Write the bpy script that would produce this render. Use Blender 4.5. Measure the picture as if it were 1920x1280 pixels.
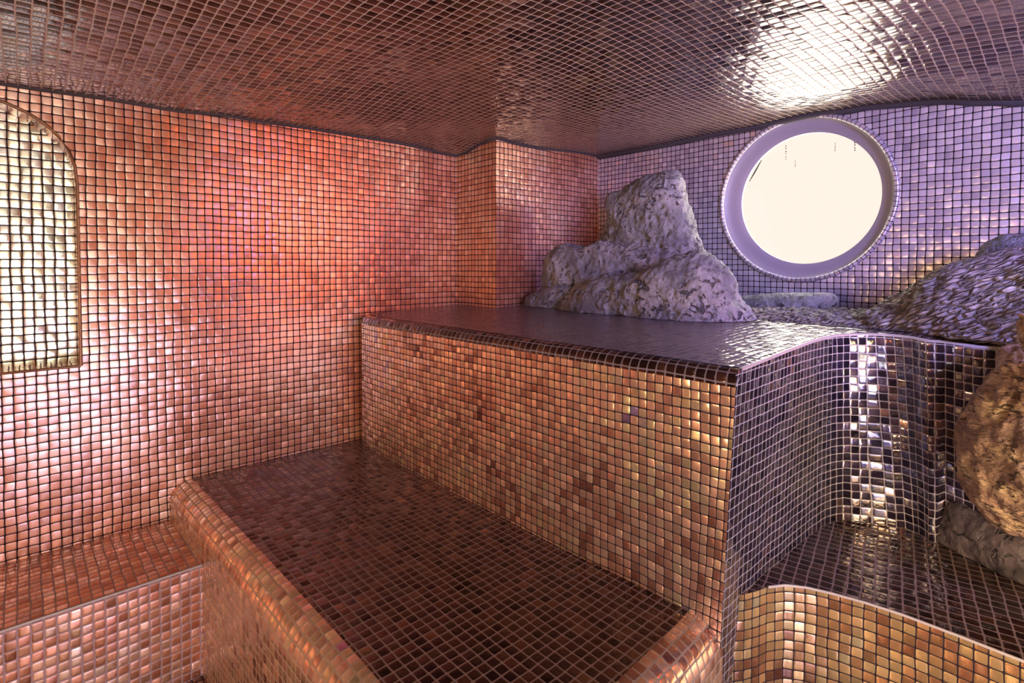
import bpy, bmesh, math, random
from mathutils import Vector, noise, Matrix

for o in list(bpy.data.objects): bpy.data.objects.remove(o)
S = bpy.context.scene
COL = S.collection
rnd = random.Random(7)

# ------------------------------------------------------------------ camera
F_PX = 1013.0; HEAD = 47.8; PITCH = 1.5
cd = bpy.data.cameras.new('camera'); cam = bpy.data.objects.new('camera', cd); COL.objects.link(cam)
cd.sensor_width = 36.0; cd.lens = F_PX / 1920 * 36.0
cd.shift_y = -116 / 1920.0; cd.clip_start = 0.02
cam.location = (0, 0, 1.2)
cam.rotation_euler = (math.radians(90 - PITCH), 0, math.radians(HEAD))
S.camera = cam

# ------------------------------------------------------------------ world, exposure
S.view_settings.view_transform = 'Standard'; S.view_settings.look = 'None'
S.view_settings.gamma = 1.0; S.view_settings.exposure = -0.12
S.view_settings.use_curve_mapping = False
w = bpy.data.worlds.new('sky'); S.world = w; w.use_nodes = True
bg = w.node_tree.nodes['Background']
# cream band behind the window; brightness added above and below for tile reflections
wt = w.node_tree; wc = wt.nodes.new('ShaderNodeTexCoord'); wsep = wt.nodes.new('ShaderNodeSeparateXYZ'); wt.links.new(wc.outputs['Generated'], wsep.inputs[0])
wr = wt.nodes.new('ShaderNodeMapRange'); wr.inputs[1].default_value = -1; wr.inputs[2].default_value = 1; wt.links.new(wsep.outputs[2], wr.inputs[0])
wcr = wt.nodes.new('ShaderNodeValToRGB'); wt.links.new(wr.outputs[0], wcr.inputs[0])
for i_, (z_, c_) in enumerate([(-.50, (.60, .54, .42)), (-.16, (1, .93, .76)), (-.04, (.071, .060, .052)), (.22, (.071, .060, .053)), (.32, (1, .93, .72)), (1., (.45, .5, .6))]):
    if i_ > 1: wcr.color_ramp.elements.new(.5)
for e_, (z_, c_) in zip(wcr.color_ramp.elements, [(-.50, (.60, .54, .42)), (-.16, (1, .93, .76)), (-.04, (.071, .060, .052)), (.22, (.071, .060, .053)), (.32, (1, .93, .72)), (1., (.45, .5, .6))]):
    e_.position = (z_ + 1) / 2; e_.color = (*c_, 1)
# brightness added towards +X, unseen directly, for reflections and rock rims
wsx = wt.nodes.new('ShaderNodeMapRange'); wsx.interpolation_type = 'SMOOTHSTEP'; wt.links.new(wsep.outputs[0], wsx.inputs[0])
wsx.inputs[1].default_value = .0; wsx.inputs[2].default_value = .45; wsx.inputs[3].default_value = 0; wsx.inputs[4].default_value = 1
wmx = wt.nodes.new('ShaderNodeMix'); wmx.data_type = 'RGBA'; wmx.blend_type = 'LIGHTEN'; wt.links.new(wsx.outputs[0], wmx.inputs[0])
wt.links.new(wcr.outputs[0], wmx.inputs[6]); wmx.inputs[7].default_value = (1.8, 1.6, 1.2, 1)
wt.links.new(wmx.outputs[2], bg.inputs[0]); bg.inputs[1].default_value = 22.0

def area(name, loc, target, size, color, power, sy=None, portal=False, spread=180):
    ld = bpy.data.lights.new(name, 'AREA'); ld.energy = power; ld.color = color
    ld.shape = 'RECTANGLE' if sy else 'DISK'
    ld.size = size
    if sy: ld.size_y = sy
    ld.spread = math.radians(spread)
    if portal: ld.cycles.is_portal = True
    o = bpy.data.objects.new(name, ld); COL.objects.link(o); o.location = loc
    d = Vector(target) - Vector(loc)
    o.rotation_euler = d.to_track_quat('-Z', 'Y').to_euler()
    return o
area('window_portal', (-.825, 2.40, 1.469), (-.825, 1, 1.469), .62, (1, 1, 1), 1, portal=True)
# unseen area lights placed for the coloured light on walls, rocks and seats
area('pale_fill', (.90, -.15, 1.10), (-2.16, .05, 1.10), .85, (.96, .96, .82), 21, sy=1.3)  # pale light added for the left wall's sheen; no door is built
area('lavender_fill', (.88, .25, .34), (-2.16, .1, .7), 1.1, (.68, .64, 1.0), 25, sy=.55)  # added low to spread a lavender sheen on the lower left wall
area('orange_fill', (.45, 1.75, 1.50), (-2.16, .85, 1.15), .75, (1.0, .22, .05), 4.2, spread=90)  # added out of view to highlight the middle of the left wall
area('ember_lamp', (-.3, -1.40, .9), (-2.1, 1.6, 1.1), .6, (1.0, .25, .10), 3.8, spread=100)
area('violet_lamp', (.80, 1.10, 1.60), (-1.0, 2.2, 1.3), .35, (.38, .36, 1.0), 15, spread=90)
area('gold_lamp', (-.8, -1.45, .75), (-.5, 1.2, .6), .6, (1.0, .68, .36), 20)
area('seat_lamp', (.60, .80, .72), (-.25, 1.6, .65), .32, (1.0, .66, .26), 4.5, sy=.6, spread=75)

# ------------------------------------------------------------------ materials
class NT:
    def __init__(s, name):
        s.m = bpy.data.materials.new(name); s.m.use_nodes = True
        s.t = s.m.node_tree; s.n = s.t.nodes; s.b = s.n['Principled BSDF']
    def node(s, typ, **k):
        n = s.n.new(typ)
        for a, v in k.items(): setattr(n, a, v)
        return n
    def link(s, a, b): s.t.links.new(a, b)
    def set(s, sock, v):
        if isinstance(v, bpy.types.NodeSocket): s.link(v, sock)
        else: sock.default_value = v
    def math(s, op, a, b=None, c=None, clamp=False):
        n = s.node('ShaderNodeMath', operation=op); n.use_clamp = clamp
        s.set(n.inputs[0], a)
        if b is not None: s.set(n.inputs[1], b)
        if c is not None: s.set(n.inputs[2], c)
        return n.outputs[0]
    def vmath(s, op, a, b=None):
        n = s.node('ShaderNodeVectorMath', operation=op); s.set(n.inputs[0], a)
        if b is not None:
            s.set(n.inputs['Scale'] if op == 'SCALE' else n.inputs[1], b)
        return n.outputs[0]
    def mix(s, f, a, b, blend='MIX'):
        n = s.node('ShaderNodeMix', data_type='RGBA', blend_type=blend)
        s.set(n.inputs[0], f); s.set(n.inputs[6], a); s.set(n.inputs[7], b)
        return n.outputs[2]
    def ramp(s, f, stops, interp='LINEAR'):
        n = s.node('ShaderNodeValToRGB'); cr = n.color_ramp; cr.interpolation = interp
        while len(cr.elements) < len(stops): cr.elements.new(0.5)
        for e, (p, c) in zip(cr.elements, stops): e.position = p; e.color = (*c, 1)
        s.set(n.inputs[0], f); return n.outputs[0]

def mosaic(name, pitch, palette, drift=.35, tilt=.10, pillow=.12, rough=.22, metal=.75,
           grout=(.022, .014, .018), gw=.066, coat=.6, seed=0.0, wob=.06, crough=.06, var=.5):
    """square glass mosaic laid on the UV map, one UV unit to the metre"""
    k = NT(name)
    uv = k.node('ShaderNodeUVMap', uv_map='UVMap').outputs[0]
    p = k.vmath('SCALE', uv, 1 / pitch)
    wn = k.node('ShaderNodeTexNoise'); wn.inputs['Scale'].default_value = .35; wn.inputs['Detail'].default_value = 1
    k.link(p, wn.inputs['Vector'])
    wv = k.vmath('SCALE', k.vmath('SUBTRACT', wn.outputs['Color'], (.5, .5, .5)), wob * 4)
    p = k.vmath('ADD', p, wv)
    cell = k.vmath('FLOOR', p); loc = k.vmath('FRACTION', p)
    cxy = k.node('ShaderNodeSeparateXYZ'); k.link(cell, cxy.inputs[0])
    idv = k.node('ShaderNodeCombineXYZ')
    k.link(cxy.outputs[0], idv.inputs[0]); k.link(cxy.outputs[1], idv.inputs[1]); idv.inputs[2].default_value = seed
    r1 = k.node('ShaderNodeTexWhiteNoise', noise_dimensions='3D'); k.link(idv.outputs[0], r1.inputs['Vector'])
    sr = k.node('ShaderNodeSeparateColor'); k.link(r1.outputs['Color'], sr.inputs[0])
    l = k.node('ShaderNodeSeparateXYZ'); k.link(loc, l.inputs[0])
    cx = k.math('MULTIPLY_ADD', l.outputs[0], 2, -1); cy = k.math('MULTIPLY_ADD', l.outputs[1], 2, -1)
    ax = k.math('ABSOLUTE', cx); ay = k.math('ABSOLUTE', cy)
    px = k.math('POWER', ax, 9); py = k.math('POWER', ay, 9)
    d = k.math('POWER', k.math('ADD', px, py), 1 / 9.)
    mr = k.node('ShaderNodeMapRange', interpolation_type='SMOOTHSTEP')
    k.link(d, mr.inputs[0]); mr.inputs[1].default_value = 1 - 2 * gw - .05; mr.inputs[2].default_value = 1 - 2 * gw + .05
    g = mr.outputs[0]                                   # 1 in the grout joint
    inv = k.math('SUBTRACT', 1, g)
    # colour of the tile: a random pick shifted by a slow noise drift
    dn = k.node('ShaderNodeTexNoise'); dn.inputs['Scale'].default_value = .07; dn.inputs['Detail'].default_value = 2
    k.link(k.vmath('ADD', cell, (seed * 13.1, seed * 7.7, 0)), dn.inputs['Vector'])
    f = k.math('ADD', k.math('MULTIPLY', k.math('SUBTRACT', dn.outputs['Fac'], .5), drift * 3),
               k.math('MULTIPLY_ADD', sr.outputs[0], 1 - drift, drift / 2), clamp=True)
    col = k.ramp(f, palette)
    val = k.math('MULTIPLY_ADD', sr.outputs[2], var, .97 - var / 2)
    hs = k.node('ShaderNodeHueSaturation'); k.link(col, hs.inputs['Color']); k.link(val, hs.inputs['Value'])
    k.link(k.math('MULTIPLY_ADD', inv, .4, .1), k.b.inputs['Specular IOR Level'])
    base = k.mix(g, hs.outputs[0], (*grout, 1))
    k.link(base, k.b.inputs['Base Color'])
    k.link(k.math('MULTIPLY', inv, metal), k.b.inputs['Metallic'])
    rr = k.math('MULTIPLY_ADD', sr.outputs[1], .14, rough - .05)
    k.link(k.math('MAXIMUM', rr, k.math('MULTIPLY', g, .75)), k.b.inputs['Roughness'])
    k.link(k.math('MULTIPLY', inv, coat), k.b.inputs['Coat Weight']); k.b.inputs['Coat Roughness'].default_value = crough; k.b.inputs['Coat IOR'].default_value = 1.9
    # each tile sits at its own slight angle and has a pillowed edge
    def comp(rand, c, a):
        t = k.math('MULTIPLY', k.math('SUBTRACT', rand, .5), 2 * tilt)
        e = k.math('MULTIPLY', k.math('MULTIPLY', c, k.math('POWER', a, 3)), pillow * 2.4)
        e = k.math('ADD', k.math('MULTIPLY', c, pillow * .35), e)
        return k.math('MULTIPLY', k.math('ADD', t, e), inv)
    rb = k.node('ShaderNodeTexWhiteNoise', noise_dimensions='3D')
    k.link(k.vmath('ADD', idv.outputs[0], (31.7, 12.3, 5.1)), rb.inputs['Vector'])
    sb = k.node('ShaderNodeSeparateColor'); k.link(rb.outputs['Color'], sb.inputs[0])
    nx = comp(sb.outputs[0], cx, ax); ny = comp(sb.outputs[1], cy, ay)
    rip = k.node('ShaderNodeTexNoise'); rip.inputs['Scale'].default_value = 1.3; k.link(p, rip.inputs['Vector'])
    rs = k.node('ShaderNodeSeparateColor'); k.link(rip.outputs['Color'], rs.inputs[0])
    nx = k.math('ADD', nx, k.math('MULTIPLY', k.math('SUBTRACT', rs.outputs[0], .5), .12))
    ny = k.math('ADD', ny, k.math('MULTIPLY', k.math('SUBTRACT', rs.outputs[1], .5), .12))
    cc = k.node('ShaderNodeCombineColor')
    k.link(k.math('MULTIPLY_ADD', nx, .5, .5), cc.inputs[0]); k.link(k.math('MULTIPLY_ADD', ny, .5, .5), cc.inputs[1])
    cc.inputs[2].default_value = 1
    nm = k.node('ShaderNodeNormalMap', space='TANGENT', uv_map='UVMap'); k.link(cc.outputs[0], nm.inputs['Color'])
    k.link(nm.outputs[0], k.b.inputs['Normal']); k.link(nm.outputs[0], k.b.inputs['Coat Normal'])
    return k.m

COPPER = [(0, (.40, .13, .07)), (.3, (.56, .20, .10)), (.6, (.66, .29, .16)), (.85, (.72, .40, .25)), (1, (.74, .50, .36))]
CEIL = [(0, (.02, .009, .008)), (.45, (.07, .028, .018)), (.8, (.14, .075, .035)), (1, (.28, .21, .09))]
MIXED = [(0, (.16, .06, .05)), (.15, (.38, .17, .12)), (.4, (.70, .41, .30)), (.72, (.78, .54, .38)), (.92, (.74, .62, .36)), (.97, (.34, .26, .52)), (1, (.45, .20, .35))]
DARK = [(0, (.05, .02, .018)), (.4, (.13, .055, .04)), (.75, (.24, .12, .07)), (1, (.38, .26, .13))]
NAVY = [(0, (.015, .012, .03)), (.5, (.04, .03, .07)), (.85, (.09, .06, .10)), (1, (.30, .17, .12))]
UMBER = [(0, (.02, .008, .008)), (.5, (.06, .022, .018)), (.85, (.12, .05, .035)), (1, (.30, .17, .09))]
VIOLET = [(0, (.34, .29, .40)), (.4, (.48, .43, .55)), (.8, (.58, .52, .62)), (1, (.70, .48, .42))]
GOLD = [(0, (.18, .06, .04)), (.2, (.42, .20, .10)), (.5, (.70, .44, .20)), (.85, (.76, .58, .28)), (1, (.68, .64, .40))]
PEARL = [(0, (.48, .38, .36)), (.3, (.74, .66, .48)), (.7, (.80, .77, .56)), (.95, (.76, .76, .66)), (1, (.25, .18, .42))]

M = {}
M['wall_l'] = mosaic('copper_mosaic', .0255, COPPER, drift=.55, tilt=.05, rough=.36, metal=.55, seed=1, pillow=.08, coat=1, crough=.22, var=.22)
M['niche'] = mosaic('pearl_mosaic', .0265, PEARL, drift=.1, tilt=.07, rough=.24, seed=2)
M['wall_w'] = mosaic('violet_mosaic', .0236, VIOLET, tilt=.05, rough=.40, metal=.4, seed=3, pillow=.08, coat=.9, crough=.2, var=.3)
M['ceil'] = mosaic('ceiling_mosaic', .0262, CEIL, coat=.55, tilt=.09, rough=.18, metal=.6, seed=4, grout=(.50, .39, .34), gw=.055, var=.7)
M['block'] = mosaic('rose_mosaic', .0218, MIXED, tilt=.09, rough=.26, seed=5, var=.35)
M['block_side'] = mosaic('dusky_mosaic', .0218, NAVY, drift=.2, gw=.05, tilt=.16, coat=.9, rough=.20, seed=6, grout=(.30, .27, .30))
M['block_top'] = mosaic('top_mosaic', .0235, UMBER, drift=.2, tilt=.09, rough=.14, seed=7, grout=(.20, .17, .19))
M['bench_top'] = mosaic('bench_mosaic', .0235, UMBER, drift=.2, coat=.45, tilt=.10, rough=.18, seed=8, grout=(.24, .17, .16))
M['bench'] = mosaic('bench_face_mosaic', .0235, MIXED, tilt=.12, rough=.24, seed=9, grout=(.30, .22, .18))
M['seat'] = mosaic('gold_mosaic', .0222, GOLD, tilt=.10, rough=.24, seed=10)
M['ledge'] = mosaic('ledge_mosaic', .0245, COPPER, tilt=.08, rough=.26, seed=11, grout=(.30, .22, .24))
M['floor'] = mosaic('floor_mosaic', .0245, DARK, seed=12)

def plain(name, col, rough=.5, spec=.5, metal=0, noise_amt=.0):
    k = NT(name); k.b.inputs['Base Color'].default_value = (*col, 1)
    k.b.inputs['Roughness'].default_value = rough; k.b.inputs['Metallic'].default_value = metal
    if noise_amt:
        n = k.node('ShaderNodeTexNoise'); n.inputs['Scale'].default_value = 9; n.inputs['Detail'].default_value = 6
        k.link(k.mix(n.outputs['Fac'], tuple(c * (1 - noise_amt) for c in col) + (1,), tuple(min(1, c * (1 + noise_amt)) for c in col) + (1,)), k.b.inputs['Base Color'])
    return k.m
M['reveal'] = plain('reveal_plaster', (.27, .23, .30), .45, noise_amt=.08)
M['trim'] = mosaic('trim_tiles', .018, VIOLET, drift=.1, seed=13, rough=.3, metal=.3)
M['drip'] = plain('drip_dark', (.06, .05, .04), .9)
M['bronze'] = plain('bronze_bead', (.22, .11, .06), .35, metal=.5)
M['bead'] = plain('edge_bead', (.40, .36, .36), .35)
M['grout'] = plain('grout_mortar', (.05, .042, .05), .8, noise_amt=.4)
gk = NT('window_glass'); gk.b.inputs['Transmission Weight'].default_value = 1; gk.b.inputs['Roughness'].default_value = 0
gk.b.inputs['IOR'].default_value = 1.45; M['glass'] = gk.m

def rock_mat(name, c0, c1, c2, scale=14, ropy=0., bump=.5, stretch=(1, 1, 1), rot=0.):
    k = NT(name)
    tc = k.node('ShaderNodeTexCoord').outputs['Object']
    mr_ = k.node('ShaderNodeMapping'); mr_.inputs['Rotation'].default_value = (0, rot, 0); k.link(tc, mr_.inputs[0]); tc = mr_.outputs[0]
    mp = k.node('ShaderNodeMapping'); mp.inputs['Scale'].default_value = stretch; k.link(tc, mp.inputs[0]); tc = mp.outputs[0]
    n1 = k.node('ShaderNodeTexNoise'); n1.inputs['Scale'].default_value = scale * .5; n1.inputs['Detail'].default_value = 8; n1.inputs['Distortion'].default_value = .6
    k.link(tc, n1.inputs['Vector'])
    n2 = k.node('ShaderNodeTexNoise'); n2.inputs['Scale'].default_value = scale * 5; n2.inputs['Detail'].default_value = 6
    k.link(tc, n2.inputs['Vector'])
    wv = k.vmath('ADD', tc, k.vmath('SCALE', n1.outputs['Color'], .05))
    n3 = k.node('ShaderNodeTexNoise'); n3.inputs['Scale'].default_value = scale * 2.4; n3.inputs['Detail'].default_value = 3; n3.inputs['Distortion'].default_value = 1.2
    k.link(tc, n3.inputs['Vector'])
    def step(x, a, b):
        m = k.node('ShaderNodeMapRange', interpolation_type='SMOOTHSTEP'); k.link(x, m.inputs[0]); m.inputs[1].default_value = a; m.inputs[2].default_value = b; return m.outputs[0]
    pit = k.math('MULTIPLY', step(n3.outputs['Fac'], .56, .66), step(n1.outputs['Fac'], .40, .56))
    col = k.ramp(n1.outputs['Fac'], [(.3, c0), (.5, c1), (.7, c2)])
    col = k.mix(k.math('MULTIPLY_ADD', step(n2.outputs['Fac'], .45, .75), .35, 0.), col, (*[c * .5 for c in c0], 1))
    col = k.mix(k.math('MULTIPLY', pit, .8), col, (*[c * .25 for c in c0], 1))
    k.link(col, k.b.inputs['Base Color']); k.b.inputs['Roughness'].default_value = .62
    h = k.math('SUBTRACT', k.math('MULTIPLY', n2.outputs['Fac'], .9), k.math('MULTIPLY', pit, 1.2))
    h = k.math('ADD', h, k.math('MULTIPLY', n1.outputs['Fac'], 1.5))
    if ropy:
        v2 = k.node('ShaderNodeTexVoronoi', feature='DISTANCE_TO_EDGE'); v2.inputs['Scale'].default_value = scale * 3
        k.link(wv, v2.inputs['Vector'])
        e = k.node('ShaderNodeMapRange', interpolation_type='SMOOTHSTEP'); k.link(v2.outputs['Distance'], e.inputs[0])
        e.inputs[1].default_value = .0; e.inputs[2].default_value = .22
        h = k.math('ADD', h, k.math('MULTIPLY', e.outputs[0], ropy))
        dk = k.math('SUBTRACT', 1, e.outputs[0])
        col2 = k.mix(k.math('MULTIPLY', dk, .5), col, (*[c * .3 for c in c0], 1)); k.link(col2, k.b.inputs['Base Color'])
    bp = k.node('ShaderNodeBump'); bp.inputs['Strength'].default_value = bump; bp.inputs['Distance'].default_value = .012
    k.link(h, bp.inputs['Height']); k.link(bp.outputs[0], k.b.inputs['Normal'])
    return k.m
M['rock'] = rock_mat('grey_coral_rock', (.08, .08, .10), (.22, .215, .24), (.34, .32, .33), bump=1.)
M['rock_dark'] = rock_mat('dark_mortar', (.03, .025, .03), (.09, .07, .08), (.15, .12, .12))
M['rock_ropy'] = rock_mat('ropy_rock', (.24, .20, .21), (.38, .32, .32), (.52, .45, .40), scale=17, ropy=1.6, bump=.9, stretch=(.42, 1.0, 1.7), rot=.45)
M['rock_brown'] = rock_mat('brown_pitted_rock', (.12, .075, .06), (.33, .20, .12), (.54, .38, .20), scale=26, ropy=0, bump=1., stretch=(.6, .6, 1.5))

# ------------------------------------------------------------------ mesh helpers
def link_mesh(name, bm, mat, parent=None, smooth=None):
    me = bpy.data.meshes.new(name)
    if smooth is not None:
        for f in bm.faces: f.smooth = True
        for e in bm.edges:
            if len(e.link_faces) == 2 and e.calc_face_angle(0) > math.radians(smooth): e.smooth = False
    bm.to_mesh(me); bm.free()
    if me.uv_layers: me.uv_layers[0].name = 'UVMap'
    me.materials.append(mat)
    o = bpy.data.objects.new(name, me); COL.objects.link(o)
    if parent: o.parent = parent; o.matrix_parent_inverse = parent.matrix_world.inverted()
    return o
def tag(o, label, cat, group=None):
    o['label'] = label; o['category'] = cat
    if group: o['group'] = group
    return o
def structure(o): o['kind'] = 'structure'; return o
def empty(name, loc, label, cat):
    o = bpy.data.objects.new(name, None); COL.objects.link(o); o.location = loc
    bpy.context.view_layer.update(); return tag(o, label, cat)

def cum(pts):
    s = [0.]
    for a, b in zip(pts, pts[1:]): s.append(s[-1] + math.dist(a[:2], b[:2]))
    return s
def strip(bm, rows, us, vs):
    """rows: list of point rows; us[i]: u along a row, vs[j][i]: v of each row"""
    uvl = bm.loops.layers.uv.verify()
    V = [[bm.verts.new(p) for p in r] for r in rows]
    for j in range(len(rows) - 1):
        for i in range(len(us) - 1):
            f = bm.faces.new((V[j][i], V[j][i + 1], V[j + 1][i + 1], V[j + 1][i]))
            q = [(j, i), (j, i + 1), (j + 1, i + 1), (j + 1, i)]
            for lp, (a, b) in zip(f.loops, q): lp[uvl].uv = (us[b], vs[a][b] if isinstance(vs[a], list) else vs[a])
    return V
def poly(bm, pts, uv):
    uvl = bm.loops.layers.uv.verify()
    f = bm.faces.new([bm.verts.new(p) for p in pts])
    for lp, p in zip(f.loops, pts): lp[uvl].uv = uv(p)
    f.normal_update(); r = bmesh.ops.triangulate(bm, faces=[f], ngon_method='EAR_CLIP'); return r
def fill_holes(bm, loops, uv, flip=False):
    """planar face region bounded by loops (outer, then holes)"""
    uvl = bm.loops.layers.uv.verify(); es = []
    for L in loops:
        vs = [bm.verts.new(p) for p in L]
        for a, b in zip(vs, vs[1:] + vs[:1]): es.append(bm.edges.new((a, b)))
    r = bmesh.ops.triangle_fill(bm, use_beauty=True, use_dissolve=False, edges=es)
    fs = [g for g in r['geom'] if isinstance(g, bmesh.types.BMFace)]
    for f in fs:
        for lp in f.loops: lp[uvl].uv = uv(lp.vert.co)
    return fs
def face_to(bm, faces, d):
    for f in faces:
        f.normal_update()
        if f.normal.dot(Vector(d)) < 0: f.normal_flip()
def inset_path(pts, offs):
    """offset an open polyline to its left side by offs[i] for segment i (miter joints)"""
    segs = []
    for i in range(len(pts) - 1):
        a, b = Vector(pts[i][:2]), Vector(pts[i + 1][:2]); d = (b - a).normalized(); n = Vector((-d.y, d.x))
        segs.append((a + n * offs[i], d))
    out = [segs[0][0]]
    for i in range(1, len(segs)):
        (p, d), (q, e) = segs[i - 1], segs[i]
        cr = d.x * e.y - d.y * e.x
        if abs(cr) < .05: out.append((q + (p + d * (Vector(pts[i][:2]) - Vector(pts[i - 1][:2])).length)) / 2)
        else: t = ((q - p).x * e.y - (q - p).y * e.x) / cr; out.append(p + d * t)
    a, b = Vector(pts[-2][:2]), Vector(pts[-1][:2])
    out.append(segs[-1][0] + segs[-1][1] * (b - a).length)
    return [tuple(v) for v in out]

lerp = lambda a, b, t: a + (b - a) * t
def tube(bm, pts, r, n=8):
    prev = None
    for i, p in enumerate(pts):
        p = Vector(p); d = (Vector(pts[min(i + 1, len(pts) - 1)]) - Vector(pts[max(i - 1, 0)])).normalized()
        sx = d.orthogonal().normalized() if abs(d.z) > .9 else d.cross(Vector((0, 0, 1))).normalized(); sy = sx.cross(d)
        rg = [bm.verts.new(p + (sx * math.cos(2 * math.pi * k_ / n) + sy * math.sin(2 * math.pi * k_ / n)) * r) for k_ in range(n)]
        if prev:
            for k_ in range(n): bm.faces.new((prev[k_], prev[(k_ + 1) % n], rg[(k_ + 1) % n], rg[k_]))
        prev = rg

XL, XC, YC, YW, XR, YB = -2.16, -1.858, 1.588, 2.314, .95, -1.55
# ------------------------------------------------------------------ room shell
def arch(x, inset=0., n=16):
    # niche outline on the left wall: straight sill and jambs under a low elliptical head (y, z)
    cy, hw, zs, zj, zt = -.16, .292 - inset, .885 + inset * .3, 1.45, 1.690 - inset
    pts = [(x, cy - hw, zs), (x, cy + hw, zs)]
    for i in range(n + 1):
        a = math.pi * i / n; ca, sa = math.cos(a), math.sin(a)
        sg = lambda v: math.copysign(abs(v) ** .86, v)
        pts.append((x, cy + hw * sg(ca), zj + (zt - zj) * abs(sa) ** .86))
    return pts
WT = 1.86
bm = bmesh.new()
fs = fill_holes(bm, [[(XL, YB, 0), (XL, YC, 0), (XL, YC, WT), (XL, YB, WT)], arch(XL)], lambda p: (p[1], p[2]))
face_to(bm, fs, (1, 0, 0))
structure(link_mesh('wall_left', bm, M['wall_l']))
bm = bmesh.new()
strip(bm, [[(XL, YC, 0), (XC, YC, 0), (XC, YW, 0)], [(XL, YC, WT), (XC, YC, WT), (XC, YW, WT)]],
      [YC, YC + XC - XL, YC + XC - XL + YW - YC], [0, WT])
structure(link_mesh('wall_corner', bm, M['wall_l']))
ND = .13
bm = bmesh.new()
fs = fill_holes(bm, [arch(XL - ND, .0)], lambda p: (p[1], p[2])); face_to(bm, fs, (1, 0, 0))
structure(link_mesh('wall_left_niche', bm, M['niche']))
a0 = arch(XL); a0 = a0[1:] + a0[:1]
bm = bmesh.new(); us = [0.]
for p, q in zip(a0, a0[1:]): us.append(us[-1] + math.dist(p, q))
strip(bm, [a0, [(XL - ND, p[1], p[2]) for p in a0]], us, [0, ND])
e = (a0[-1], a0[0]); strip(bm, [list(e), [(XL - ND, p[1], p[2]) for p in e]], [0, math.dist(*e)], [0, ND])
structure(link_mesh('trim_1', bm, M['ledge'], smooth=40))
bm = bmesh.new(); tube(bm, a0 + [a0[0]], .0045)
structure(link_mesh('trim_4', bm, M['bronze'], smooth=60))

WC = (-.835, 1.467); WR = .322
def ring(c, r, y, n=96): return [(c[0] + r * math.cos(2 * math.pi * i / n), y, c[1] + r * math.sin(2 * math.pi * i / n)) for i in range(n)]
bm = bmesh.new()
fs = fill_holes(bm, [[(XC, YW, 0), (XR, YW, 0), (XR, YW, WT), (XC, YW, WT)], ring(WC, WR, YW)], lambda p: (p[0], p[2]))
face_to(bm, fs, (0, -1, 0))
structure(link_mesh('wall_far', bm, M['wall_w']))

# ceiling: gently uneven tiled vault
CP = [(-2.16, -.04, 1.727), (-2.16, .38, 1.732), (-2.16, .57, 1.745), (-2.16, 1, 1.751), (-2.16, 1.588, 1.738), (-1.86, 1.588, 1.772),
      (-1.86, 2.31, 1.791), (-1.17, 2.31, 1.792), (-.8, 2.31, 1.800), (-.61, 2.31, 1.791), (-.487, 2.31, 1.776), (-.41, 2.31, 1.765),
      (-.27, 2.31, 1.734), (-.185, 2.31, 1.70), (.1, 2.31, 1.66), (-1.5, 1, 1.80), (-1, 0, 1.81), (-.8, 1.2, 1.82), (-.4, 1.7, 1.80), (.3, 1.5, 1.76), (.5, 0, 1.8), (-1, -1, 1.8), (.5, -1.2, 1.8), (-2.16, -1, 1.73)]
def ceil_z(x, y):
    s = t = 0
    for a, b, z in CP:
        wgt = 1 / ((x - a) ** 2 + (y - b) ** 2 + .004) ** 1.3; s += wgt; t += wgt * z
    return t / s
bm = bmesh.new(); nx, ny = 90, 100
xs = [XL - .02 + (XR + .04 - XL) * i / nx for i in range(nx + 1)]; ys = [YB - .02 + (YW + .04 - YB) * j / ny for j in range(ny + 1)]
strip(bm, [[(x, y, ceil_z(x, y)) for x in xs] for y in reversed(ys)], xs, list(reversed(ys)))
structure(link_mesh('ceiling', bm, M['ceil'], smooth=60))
# floor, right wall, back wall
bm = bmesh.new(); strip(bm, [[(XL, YB, 0), (XR, YB, 0)], [(XL, YW, 0), (XR, YW, 0)]], [XL, XR], [YB, YW])
structure(link_mesh('floor', bm, M['floor']))
bm = bmesh.new(); strip(bm, [[(XR, YW, 0), (XR, YB, 0)], [(XR, YW, WT), (XR, YB, WT)]], [0, YW - YB], [0, WT])
structure(link_mesh('wall_right', bm, M['wall_l']))
bm = bmesh.new(); strip(bm, [[(XR, YB, 0), (XL, YB, 0)], [(XR, YB, WT), (XL, YB, WT)]], [0, XR - XL], [0, WT])
structure(link_mesh('wall_back', bm, M['wall_l']))

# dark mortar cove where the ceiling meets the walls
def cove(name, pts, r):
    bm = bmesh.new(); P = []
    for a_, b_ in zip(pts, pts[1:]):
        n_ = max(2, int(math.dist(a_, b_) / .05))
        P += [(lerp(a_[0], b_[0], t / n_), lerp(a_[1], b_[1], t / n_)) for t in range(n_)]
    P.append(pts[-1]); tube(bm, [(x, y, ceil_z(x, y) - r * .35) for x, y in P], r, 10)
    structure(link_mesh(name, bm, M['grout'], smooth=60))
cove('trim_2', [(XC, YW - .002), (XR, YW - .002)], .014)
cove('trim_3', [(XL + .001, YB), (XL + .001, YC - .001), (XC, YC - .001), (XC + .001, YW)], .006)

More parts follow.
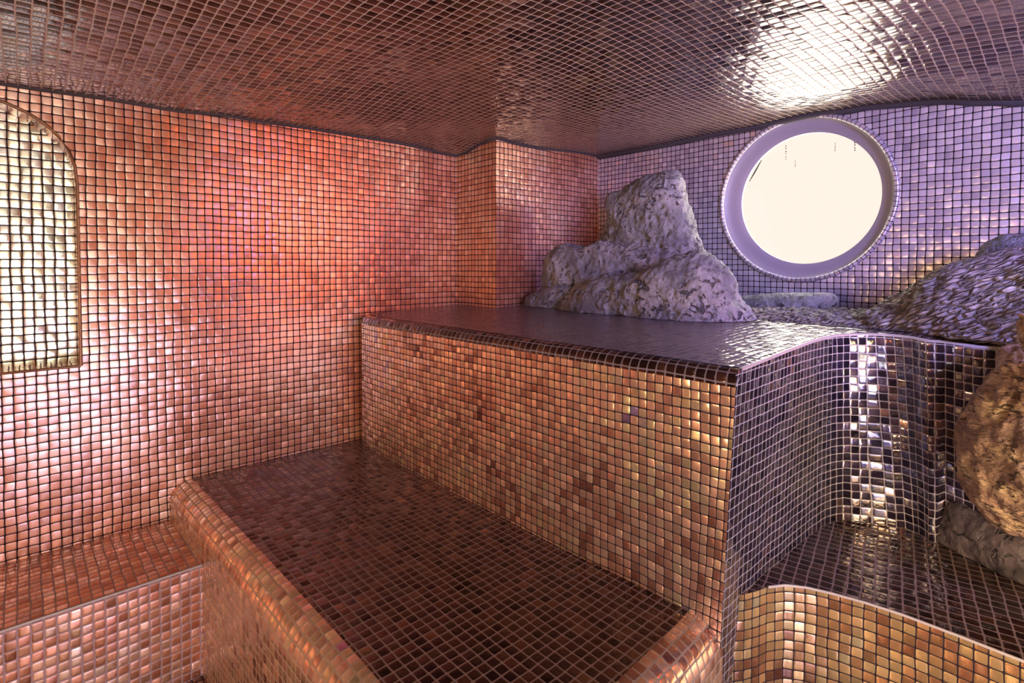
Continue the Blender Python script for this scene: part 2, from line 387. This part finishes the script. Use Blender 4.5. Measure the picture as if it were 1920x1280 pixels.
# ------------------------------------------------------------------ round window
win = bpy.data.objects.new('window_1', None); COL.objects.link(win); win.location = (WC[0], YW, WC[1]); structure(win)
bpy.context.view_layer.update()
def loft(bm, rings, closed=True):
    uvl = bm.loops.layers.uv.verify()
    V = [[bm.verts.new(p) for p in r] for r in rings]; n = len(rings[0])
    for j in range(len(rings) - 1):
        for i in range(n):
            k2 = (i + 1) % n
            f = bm.faces.new((V[j][i], V[j][k2], V[j + 1][k2], V[j + 1][i]))
            r = .33
            for lp, (a, b) in zip(f.loops, ((i, j), (i + 1, j), (i + 1, j + 1), (i, j + 1))): lp[uvl].uv = (a / n * 2 * math.pi * r, b * .009)
    return V
bm = bmesh.new()     # splayed smooth reveal
c2 = (-.825, 1.469)
prof = [(WR - .004, .004), (WR - .012, .014), (.300, .020), (.285, .024), (.272, .028), (.262, .034), (.262, .046)]
rs = []
for j, (r, d) in enumerate(prof):
    t = min(1, j / 4); rs.append(ring((lerp(WC[0], c2[0], t), lerp(WC[1], c2[1], t)), r, YW + d))
loft(bm, rs); bmesh.ops.recalc_face_normals(bm, faces=bm.faces)
structure(link_mesh('window_reveal', bm, M['reveal'], win, smooth=50))
bm = bmesh.new()     # bead of small tiles round the opening
rs = [ring(WC, WR + .004 + .009 * math.cos(a), YW - .001 - .009 * math.sin(a)) for a in [math.pi * i / 8 for i in range(9)]]
loft(bm, rs); bmesh.ops.recalc_face_normals(bm, faces=bm.faces)
structure(link_mesh('window_frame', bm, M['trim'], win, smooth=50))
bm = bmesh.new()
for y in (YW + .042, YW + .048):
    bm.faces.new([bm.verts.new(p) for p in ring(c2, .264, y)])
bmesh.ops.bridge_loops(bm, edges=bm.edges[:]); bmesh.ops.recalc_face_normals(bm, faces=bm.faces)
pane = structure(link_mesh('window_pane', bm, M['glass'], win))
pane.visible_shadow = True
# dark drip streaks hanging under the top of the pane
for (x, z0, z1, wd) in ((-.905, 1.698, 1.630, .006), (-.868, 1.630, 1.600, .005), (-.722, 1.678, 1.640, .006), (-.655, 1.690, 1.630, .007)):
    bm = bmesh.new()
    n = 6
    for k_ in range(n):
        za = z0 + (z1 - z0) * k_ / n; zb = za + (z1 - z0) / n * (.55 if k_ % 2 else .8)
        ww = wd * (.5 + rnd.random() * .5)
        m = Matrix.Translation((x + rnd.uniform(-.0006, .0006), YW + .038, (za + zb) / 2)) @ Matrix.Diagonal((ww, .003, abs(zb - za), 1))
        bmesh.ops.create_icosphere(bm, subdivisions=1, radius=.5, matrix=m)
    structure(link_mesh('pane_streak', bm, M['drip'], win, smooth=60))

bm = bmesh.new()
for k_ in range(9):
    t = k_ / 8
    bmesh.ops.create_icosphere(bm, subdivisions=1, radius=.5, matrix=Matrix.Translation((-1.052 + .045 * t, YW + .037, 1.570 + .075 * t)) @ Matrix.Rotation(.55, 4, 'Y') @ Matrix.Diagonal((.004 + .004 * math.sin(math.pi * t), .003, .016, 1)))
structure(link_mesh('pane_streak', bm, M['drip'], win, smooth=60))  # slanted branch-like mark at the left of the pane

# ------------------------------------------------------------------ upper platform
def TZ(y): return .99 + .035 * (y - 1.05)
top = [(-2.165, 1.125), (-2.15, 1.085), (-2.125, 1.062), (-2.09, 1.048), (-2.0, 1.040), (-1.6, 1.042), (-1.063, 1.044), (-.722, 1.048), (-.494, 1.050), (-.4955, 1.086),
       (-.500, 1.20), (-.506, 1.36), (-.508, 1.50), (-.506, 1.585), (-.496, 1.645), (-.470, 1.695), (-.430, 1.728), (-.385, 1.738), (-.340, 1.722), (-.300, 1.69),
       (-.272, 1.70), (-.20, 1.66), (-.15, 1.68), (-.125, 1.76), (-.12, YW)]
d0 = [(0, 0)] * 4 + [(0, .0)] * 3 + [(0, .01), (-.033, .014), (-.031, .011), (-.025, 0), (-.018, 0), (-.014, .02), (-.012, .035), (-.006, .04), (.008, .03), (.03, .035), (.025, .045), (.015, .05), (.0, .055),
      (-.005, .10), (0, .1), (0, .1), (0, .1), (0, .1)]
NS = 8
us = cum(top)
off_front, off_side = .034, .006
offs = [off_front] * NS + [off_side] * (len(top) - 1 - NS)
def at_level(z):    # plan of the face at height z (the faces lean very slightly)
    t = (.99 - z) / .54
    return [(p[0] + q[0] * t, p[1] + q[1] * t, z) for p, q in zip(top, d0)]
plat = empty('tiled_platform', (-1.2, 1.6, 0), 'tall mosaic-tiled platform carrying the grey rocks, topmost tier below the round window', 'platform')
def ptz(i, drop): return TZ(top[i][1]) - drop
rF = off_front
bot = at_level(0.0)
# front face / side face
a, b = 0, NS + 1
rows = []; vs = []
zt_f = [TZ(p[1]) - rF for p in top]; zt_s = [TZ(p[1]) - off_side for p in top]
def face_rows(a, b, zt):
    up = [(top[i][0], top[i][1], zt[i]) for i in range(a, b)]
    lo = [bot[i] for i in range(a, b)]
    return [lo, up], [[0.] * (b - a), [z for z in zt[a:b]]]
def face_strip(name, a, b, zt, mat):
    bm = bmesh.new(); (lo, up), (v0, v1) = face_rows(a, b, zt)
    # v measured down from the top edge so the courses follow it
    H = .99
    strip(bm, [lo, up], us[a:b], [v0, v1]); return link_mesh(name, bm, mat, plat, smooth=40)
face_strip('front_face', 0, NS + 1, zt_f, M['block'])
face_strip('side_face', NS, len(top), zt_s, M['block_side'])
# bullnose along the front, small bead along the side
bm = bmesh.new(); rows = []; vs = []
K = 6
for k_ in range(K + 1):
    th = math.pi / 2 * k_ / K
    o_ = [rF * (1 - math.cos(th))] * NS + [off_side * (1 - math.cos(th))] * (len(top) - 1 - NS)
    pl = inset_path(top, o_)
    rows.append([(pl[i][0], pl[i][1], TZ(top[i][1]) - rF + rF * math.sin(th)) for i in range(NS + 1)]); vs.append(TZ(1.05) - rF + rF * th)
strip(bm, rows, us[:NS + 1], vs); link_mesh('edge_trim', bm, M['block_top'], plat, smooth=40)
bm = bmesh.new(); rows = []; vs = []
for k_ in range(4):
    th = math.pi / 2 * k_ / 3
    o_ = [rF * (1 - math.cos(th))] * NS + [off_side * (1 - math.cos(th))] * (len(top) - 1 - NS)
    pl = inset_path(top, o_)
    r0 = [rF if i == NS else off_side for i in range(len(top))]
    rows.append([(pl[i][0], pl[i][1], TZ(top[i][1]) - r0[i] + r0[i] * math.sin(th)) for i in range(NS, len(top))])
    vs.append(th * off_side)
strip(bm, rows, us[NS:], vs)
for f in bm.faces: f.material_index = 1 if min(v.co.y for v in f.verts) < 1.08 else 0
sb_ = link_mesh('side_bead', bm, M['bead'], plat, smooth=40); sb_.data.materials.append(M['block_side'])
inner = inset_path(top, offs)
P2 = [(x, y) for x, y in inner] + [(XC, YW), (XC, YC), (XL - .005, YC)]
bm = bmesh.new(); poly(bm, [(x, y, TZ(y)) for x, y in P2], lambda p: (p[0], p[1]))
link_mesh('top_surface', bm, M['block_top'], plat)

# ------------------------------------------------------------------ lower bench (rounded nose in front and at its free end)
BZ, BR = .452, .068
fr = [(-2.16, .362), (-1.8, .372), (-1.4, .385), (-1.0, .395), (-.62, .397), (-.565, .405), (-.53, .43), (-.510, .47), (-.505, .53), (-.512, .80), (-.522, 1.0), (-.53, 1.08)]
usb = cum(fr)
bench = empty('tiled_bench', (-1.3, .75, 0), 'dark brown mosaic-tiled lower bench with rounded nose in front of the tall platform', 'bench')
bm = bmesh.new(); rows = []; vs = []
for k_ in range(9):
    th = math.pi / 2 * k_ / 8; pl = inset_path(fr, [BR * (1 - math.cos(th))] * (len(fr) - 1))
    rows.append([(x, y, BZ - BR + BR * math.sin(th)) for x, y in pl]); vs.append(BZ - BR + BR * th)
strip(bm, rows, usb, vs); link_mesh('edge_trim', bm, M['bench'], bench, smooth=40)
bm = bmesh.new(); strip(bm, [[(x, y, 0) for x, y in fr], [(x, y, BZ - BR) for x, y in fr]], usb, [0, BZ - BR])
link_mesh('front_face', bm, M['bench'], bench, smooth=40)
pl = inset_path(fr, [BR] * (len(fr) - 1))
bm = bmesh.new(); poly(bm, [(x, y, BZ) for x, y in pl] + [(-.6, 1.07, BZ), (-2.16, 1.07, BZ)], lambda p: (p[0], p[1]))
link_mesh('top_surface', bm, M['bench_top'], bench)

# ------------------------------------------------------------------ ledge under the niche
LZ = .326; LX = -1.76
led = empty('tiled_ledge', (-1.95, -.5, 0), 'low sharp-edged rose mosaic ledge along the left wall below the arched niche', 'ledge')
bm = bmesh.new(); strip(bm, [[(XL, YB, LZ), (LX, YB, LZ)], [(XL, .385, LZ), (LX, .385, LZ)]], [0, LX - XL], [YB, .385])
link_mesh('top_surface', bm, M['ledge'], led)
bm = bmesh.new(); strip(bm, [[(LX, YB, 0), (LX, .385, 0)], [(LX, YB, LZ), (LX, .385, LZ)]], [YB, .385], [0, LZ])
link_mesh('front_face', bm, M['ledge'], led)
bm = bmesh.new(); tube(bm, [(LX - .001, YB, LZ - .001), (LX - .001, .385, LZ - .001)], .0035)
link_mesh('edge_bead', bm, M['bead'], led, smooth=60)

# ------------------------------------------------------------------ right-hand seat
SZ = .48
sf = [(-.585, 1.10), (-.545, 1.125), (-.522, 1.158), (-.508, 1.19), (-.498, 1.225), (-.475, 1.262), (-.44, 1.287), (-.395, 1.305), (-.335, 1.322), (-.27, 1.333), (-.18, 1.337), (-.09, 1.338), (.2, 1.34), (XR, 1.34)]
seat = empty('curved_bench', (.1, 1.5, 0), 'curved gold mosaic-fronted seat at lower right, under the big brown boulder', 'bench')
uss = cum(sf)
bm = bmesh.new(); strip(bm, [[(x, y, 0) for x, y in sf], [(x, y, SZ) for x, y in sf]], uss, [0, SZ]); link_mesh('front_face', bm, M['seat'], seat, smooth=40)
bm = bmesh.new(); poly(bm, [(x, y, SZ) for x, y in sf] + [(XR, YW, SZ), (-.10, YW, SZ), (-.12, 1.86, SZ), (-.53, 1.86, SZ)], lambda p: (p[0] * .9 + p[1] * .2, p[1] * .9 - p[0] * .2)); link_mesh('top_surface', bm, M['bench_top'], seat)
bm = bmesh.new(); tube(bm, [(x, y, SZ) for x, y in sf[4:]], .003); link_mesh('edge_bead', bm, M['bead'], seat, smooth=60)

# ------------------------------------------------------------------ rocks
def resample(pts, n):
    L = [0.]; P = pts + [pts[0]]
    for a, b in zip(P, P[1:]): L.append(L[-1] + math.dist(a, b))
    out = []; j = 0
    for i in range(n):
        s = L[-1] * i / n
        while L[j + 1] < s: j += 1
        t = (s - L[j]) / (L[j + 1] - L[j]); out.append(tuple(lerp(a, b, t) for a, b in zip(P[j], P[j + 1])))
    return out
def inflate(bm, outline, tf, tb, cz=None, lean=0.):
    """closed solid whose widest section is outline (x,y,z), bulging tf to the camera side and tb to the wall side"""
    pts = resample(outline, 64)
    c = Vector([sum(p[i] for p in pts) / 64 for i in range(3)])
    if cz is not None: c.z = cz
    def layer(s, dy):
        return [bm.verts.new((c.x + (p[0] - c.x) * s, c.y + (p[1] - c.y) * s + dy + lean * (p[2] - c.z), c.z + (p[2] - c.z) * s)) for p in pts]
    L = []
    ang = [-.97, -.85, -.65, -.42, -.2, 0, .2, .42, .65, .85, .97]
    for a in ang:
        s = (1 - abs(a) ** 2.3) ** (1 / 2.3); L.append(layer(s, -a * -1 * 0 + (a * tb if a > 0 else a * tf)))
    for A, B in zip(L, L[1:]):
        for i in range(64): bm.faces.new((A[i], A[(i + 1) % 64], B[(i + 1) % 64], B[i]))
    bm.faces.new(L[0][::-1]); bm.faces.new(L[-1])
    bmesh.ops.triangulate(bm, faces=[f for f in bm.faces if len(f.verts) > 4])
def rock(name, solids, mat, label, voxel=.012, amp=.018, freq=5., fine=.004, seed=0, zmin=None, ridges=0, cat='rock', xmax=None, tag_it=True, parent=None, pits=.0, flatten=None):
    bm = bmesh.new()
    for s in solids: inflate(bm, *s)
    bmesh.ops.recalc_face_normals(bm, faces=bm.faces)
    me = bpy.data.meshes.new('t'); bm.to_mesh(me); bm.free()
    o = bpy.data.objects.new('t', me); COL.objects.link(o)
    r = o.modifiers.new('r', 'REMESH'); r.mode = 'VOXEL'; r.voxel_size = voxel
    sm = o.modifiers.new('s', 'SMOOTH'); sm.factor = .6; sm.iterations = 4
    sb = o.modifiers.new('b', 'SUBSURF'); sb.levels = 1; sb.render_levels = 1
    dg = bpy.context.evaluated_depsgraph_get(); ev = o.evaluated_get(dg)
    bm = bmesh.new(); bm.from_mesh(ev.to_mesh()); ev.to_mesh_clear(); bpy.data.objects.remove(o)
    bm.normal_update(); sv = Vector((seed * 3.7, seed * 1.9, seed * 5.3))
    mv = []
    for v in bm.verts:
        p = v.co
        d = noise.fractal(p * freq + sv, 1., 2.1, 4) * amp
        # chipped facets
        cdist = noise.voronoi(p * freq * 1.6 + sv)[0]
        d += (cdist[1] - cdist[0] - .3) * amp * .5
        d += noise.fractal(p * 38 + sv, .8, 2., 3) * fine
        if pits:
            q = noise.voronoi(p * 26 + noise.noise_vector(p * 12) * .6 + sv)[0][0]
            msk = max(0, noise.noise(p * 7 + sv) + .25)
            if q < .32: d -= pits * (1 - q / .32) ** .7 * min(1, msk * 2.2)
        if ridges:
            pp = Vector(((p.x * .9 + p.z * .43) * .42, p.y * 1.0, (p.z * .9 - p.x * .43) * 1.6)) + noise.noise_vector(p * 9) * .02
            q = noise.voronoi(pp * 46 + sv)[0]
            d += (min(.35, q[1] - q[0]) / .35 - .6) * ridges * max(0., min(1., (v.normal.z + .25) * 2))
        mv.append(v.normal * d)
    for v, m_ in zip(bm.verts, mv): v.co += m_
    if zmin is not None:
        for v in bm.verts:
            zz = zmin(v.co.y) if callable(zmin) else zmin
            if zz == 0: zz = tz(v.co.y) if v.co.x < -.135 else SZ + .002
            if v.co.z < zz: v.co.z = zz
    for v in bm.verts:          # stones set against the walls are cut flush with them
        if v.co.y > YW - .003: v.co.y = YW - .003
        if v.co.x > XR - .003: v.co.x = XR - .003
        if v.co.y > YC - .02 and v.co.x < XC + .003: v.co.x = XC + .003
    bmesh.ops.recalc_face_normals(bm, faces=bm.faces)
    lo = min(v.co.z for v in bm.verts); cx = sum(v.co.x for v in bm.verts) / len(bm.verts); cy = sum(v.co.y for v in bm.verts) / len(bm.verts)
    bmesh.ops.translate(bm, verts=bm.verts, vec=(-cx, -cy, -lo))
    ob = link_mesh(name, bm, mat, smooth=180); ob.location = (cx, cy, lo)
    return tag(ob, label, cat)
tz = lambda y: TZ(y) + .001
A = [(-1.66, 1.80, 1.0), (-1.61, 1.8, 1.061), (-1.536, 1.8, 1.12), (-1.42, 1.8, 1.156), (-1.286, 1.8, 1.178), (-1.164, 1.8, 1.199), (-1.073, 1.8, 1.235), (-.988, 1.8, 1.243), (-.917, 1.8, 1.21),
     (-.869, 1.8, 1.177), (-.84, 1.8, 1.114), (-.812, 1.8, 1.061), (-.77, 1.8, 1.0), (-.80, 1.8, .96), (-1.2, 1.8, .93), (-1.6, 1.8, .95)]
B = [(-1.754, 1.827, 1.006), (-1.79, 1.82, 1.093), (-1.784, 1.821, 1.194), (-1.761, 1.826, 1.244), (-1.712, 1.836, 1.297), (-1.63, 1.853, 1.3), (-1.564, 1.867, 1.284), (-1.488, 1.885, 1.311),
     (-1.323, 1.925, 1.306), (-1.111, 1.983, 1.258), (-1.052, 2.0, 1.195), (-1.05, 2.0, 1.027), (-1.3, 1.95, 1.0), (-1.6, 1.87, 1.0)]
C_ = [(-1.63, 1.98, 1.144), (-1.595, 1.98, 1.268), (-1.555, 1.98, 1.34), (-1.52, 1.98, 1.423), (-1.55, 1.98, 1.505), (-1.52, 1.98, 1.535), (-1.46, 1.98, 1.540), (-1.403, 1.98, 1.563),
      (-1.322, 1.98, 1.585), (-1.20, 1.98, 1.594), (-1.168, 1.98, 1.572), (-1.159, 1.98, 1.506), (-1.13, 1.98, 1.418), (-1.11, 1.98, 1.343), (-1.068, 1.98, 1.247), (-1.041, 1.98, 1.153), (-1.3, 1.98, 1.16)]
D = [(-1.851, 1.76, 1.0), (-1.829, 1.76, 1.053), (-1.758, 1.76, 1.083), (-1.657, 1.76, 1.113), (-1.569, 1.76, 1.113), (-1.544, 1.76, 1.091), (-1.562, 1.76, 1.0)]
E_ = [(-1.05, 2.17, 1.01), (-1.03, 2.17, 1.07), (-.891, 2.17, 1.090), (-.774, 2.17, 1.103), (-.672, 2.17, 1.105), (-.645, 2.17, 1.085), (-.649, 2.17, 1.02)]
F1 = [(-.60, 1.97, 1.01), (-.554, 1.96, 1.028), (-.468, 1.95, 1.083), (-.401, 1.95, 1.139), (-.326, 1.95, 1.187), (-.256, 1.95, 1.217), (-.191, 1.95, 1.238), (-.109, 1.95, 1.254), (.1, 1.95, 1.26),
      (.4, 1.95, 1.22), (.6, 1.95, 1.1), (.6, 1.95, .52), (.02, 1.95, .52), (-.07, 1.95, .96), (-.4, 1.95, 1.0)]
F2 = [(-.10, 1.62, 1.06), (-.172, 1.62, 1.03), (-.176, 1.62, .97), (-.212, 1.62, .90), (-.226, 1.62, .835), (-.234, 1.62, .77), (-.228, 1.62, .708), (-.213, 1.62, .65), (-.175, 1.62, .619), (-.13, 1.62, .611),
      (-.061, 1.62, .62), (.1, 1.62, .63), (.3, 1.62, .70), (.42, 1.62, .82), (.4, 1.62, .95), (.2, 1.62, 1.06), (0, 1.62, 1.08)]
G = [(-.262, 2.1, 1.20), (-.262, 2.1, 1.236), (-.247, 2.1, 1.267), (-.206, 2.1, 1.289), (-.15, 2.1, 1.296), (0, 2.1, 1.29), (.15, 2.1, 1.25), (.15, 2.1, 1.15)]
H_ = [(-.113, 1.35, 1.08), (-.107, 1.35, 1.11), (-.09, 1.35, 1.125), (.0, 1.35, 1.13), (.06, 1.35, 1.1), (.06, 1.35, 1.0), (-.04, 1.35, .985), (-.089, 1.35, 1.014), (-.104, 1.35, 1.051)]
I_ = [(-.32, 1.86, .46), (-.31, 1.86, .54), (-.27, 1.86, .60), (-.1, 1.86, .64), (.3, 1.86, .66), (.5, 1.86, .6), (.5, 1.86, .44), (0, 1.86, .43)]
rock('boulder', [(A, .16, .16, .99)], M['rock'], 'broad grey wedge-shaped boulder at the front of the rock pile on the platform', seed=1, zmin=tz, pits=.014, amp=.022, fine=.006)
rock('boulder', [(B, .10, .16, 1.1)], M['rock'], 'long grey slab rock lying behind the wedge boulder, carrying the upright rock', seed=2, zmin=tz, pits=.018, amp=.022, fine=.006)
rock('boulder', [(C_, .09, .12, 1.3)], M['rock'], 'upright square-headed pitted grey rock, tallest of the pile left of the window', seed=3, pits=.028, amp=.012, fine=.006)
rock('stone', [(D, .06, .06, 1.0)], M['rock'], 'small flat grey stone against the tiled pillar at the foot of the rock pile', seed=4, zmin=tz, voxel=.008, amp=.008, cat='stone')
rock('stone', [(E_, .07, .11, 1.02)], M['rock'], 'long smooth log-like stone lying at the wall under the round window', seed=5, zmin=tz, voxel=.009, amp=.006, fine=.0015, cat='stone')
F1b = [(-.30, 1.76, 1.02), (-.2, 1.76, 1.075), (-.1, 1.76, 1.12), (.1, 1.76, 1.15), (.4, 1.76, 1.1), (.4, 1.76, .96), (-.10, 1.76, .93), (-.2, 1.76, 1.0)]
rock('boulder', [(F1, .24, .34, 1.0), (F1b, .15, .15, 1.02)], M['rock_ropy'], 'huge sloping boulder with ropy net-like surface to the right of the window', zmin=lambda y: 0, seed=6, pits=0, ridges=.006, amp=.022, voxel=.011)
rock('boulder', [(F2, .17, .25, .86)], M['rock_brown'], 'rough brown pitted boulder hanging over the right-hand seat', seed=7, pits=.012, ridges=0, amp=.022, fine=.006, voxel=.011)
rock('stone', [(G, .08, .12, 1.22)], M['rock'], 'dark rock wedged on top of the ropy boulder against the far wall', seed=8, amp=.014, voxel=.01, cat='stone')
rock('stone', [(H_, .08, .10, 1.05)], M['rock_brown'], 'small yellowish pitted stone at the right edge, in front of the big boulders', seed=9, amp=.008, voxel=.008, ridges=.006, cat='stone')
rock('mortar_bed', [(I_, .23, .16, .5)], M['rock_dark'], 'dark lump of mortar bedding the brown boulder onto the right-hand seat', seed=10, amp=.012, zmin=SZ + .001, cat='mortar')
bmf = [(-1.0, 2.12, 1.0), (-.95, 2.12, 1.035), (-.8, 2.12, 1.045), (-.6, 2.12, 1.05), (-.4, 2.12, 1.06), (-.2, 2.12, 1.06), (-.2, 2.12, 1.0)]
rock('rubble_bed', [(bmf, .32, .18, 1.0)], M['rock_ropy'], 'low rough rubble fillet between the pile and the ropy boulder on the platform', seed=11, amp=.006, ridges=.008, zmin=tz, voxel=.01, cat='rubble')
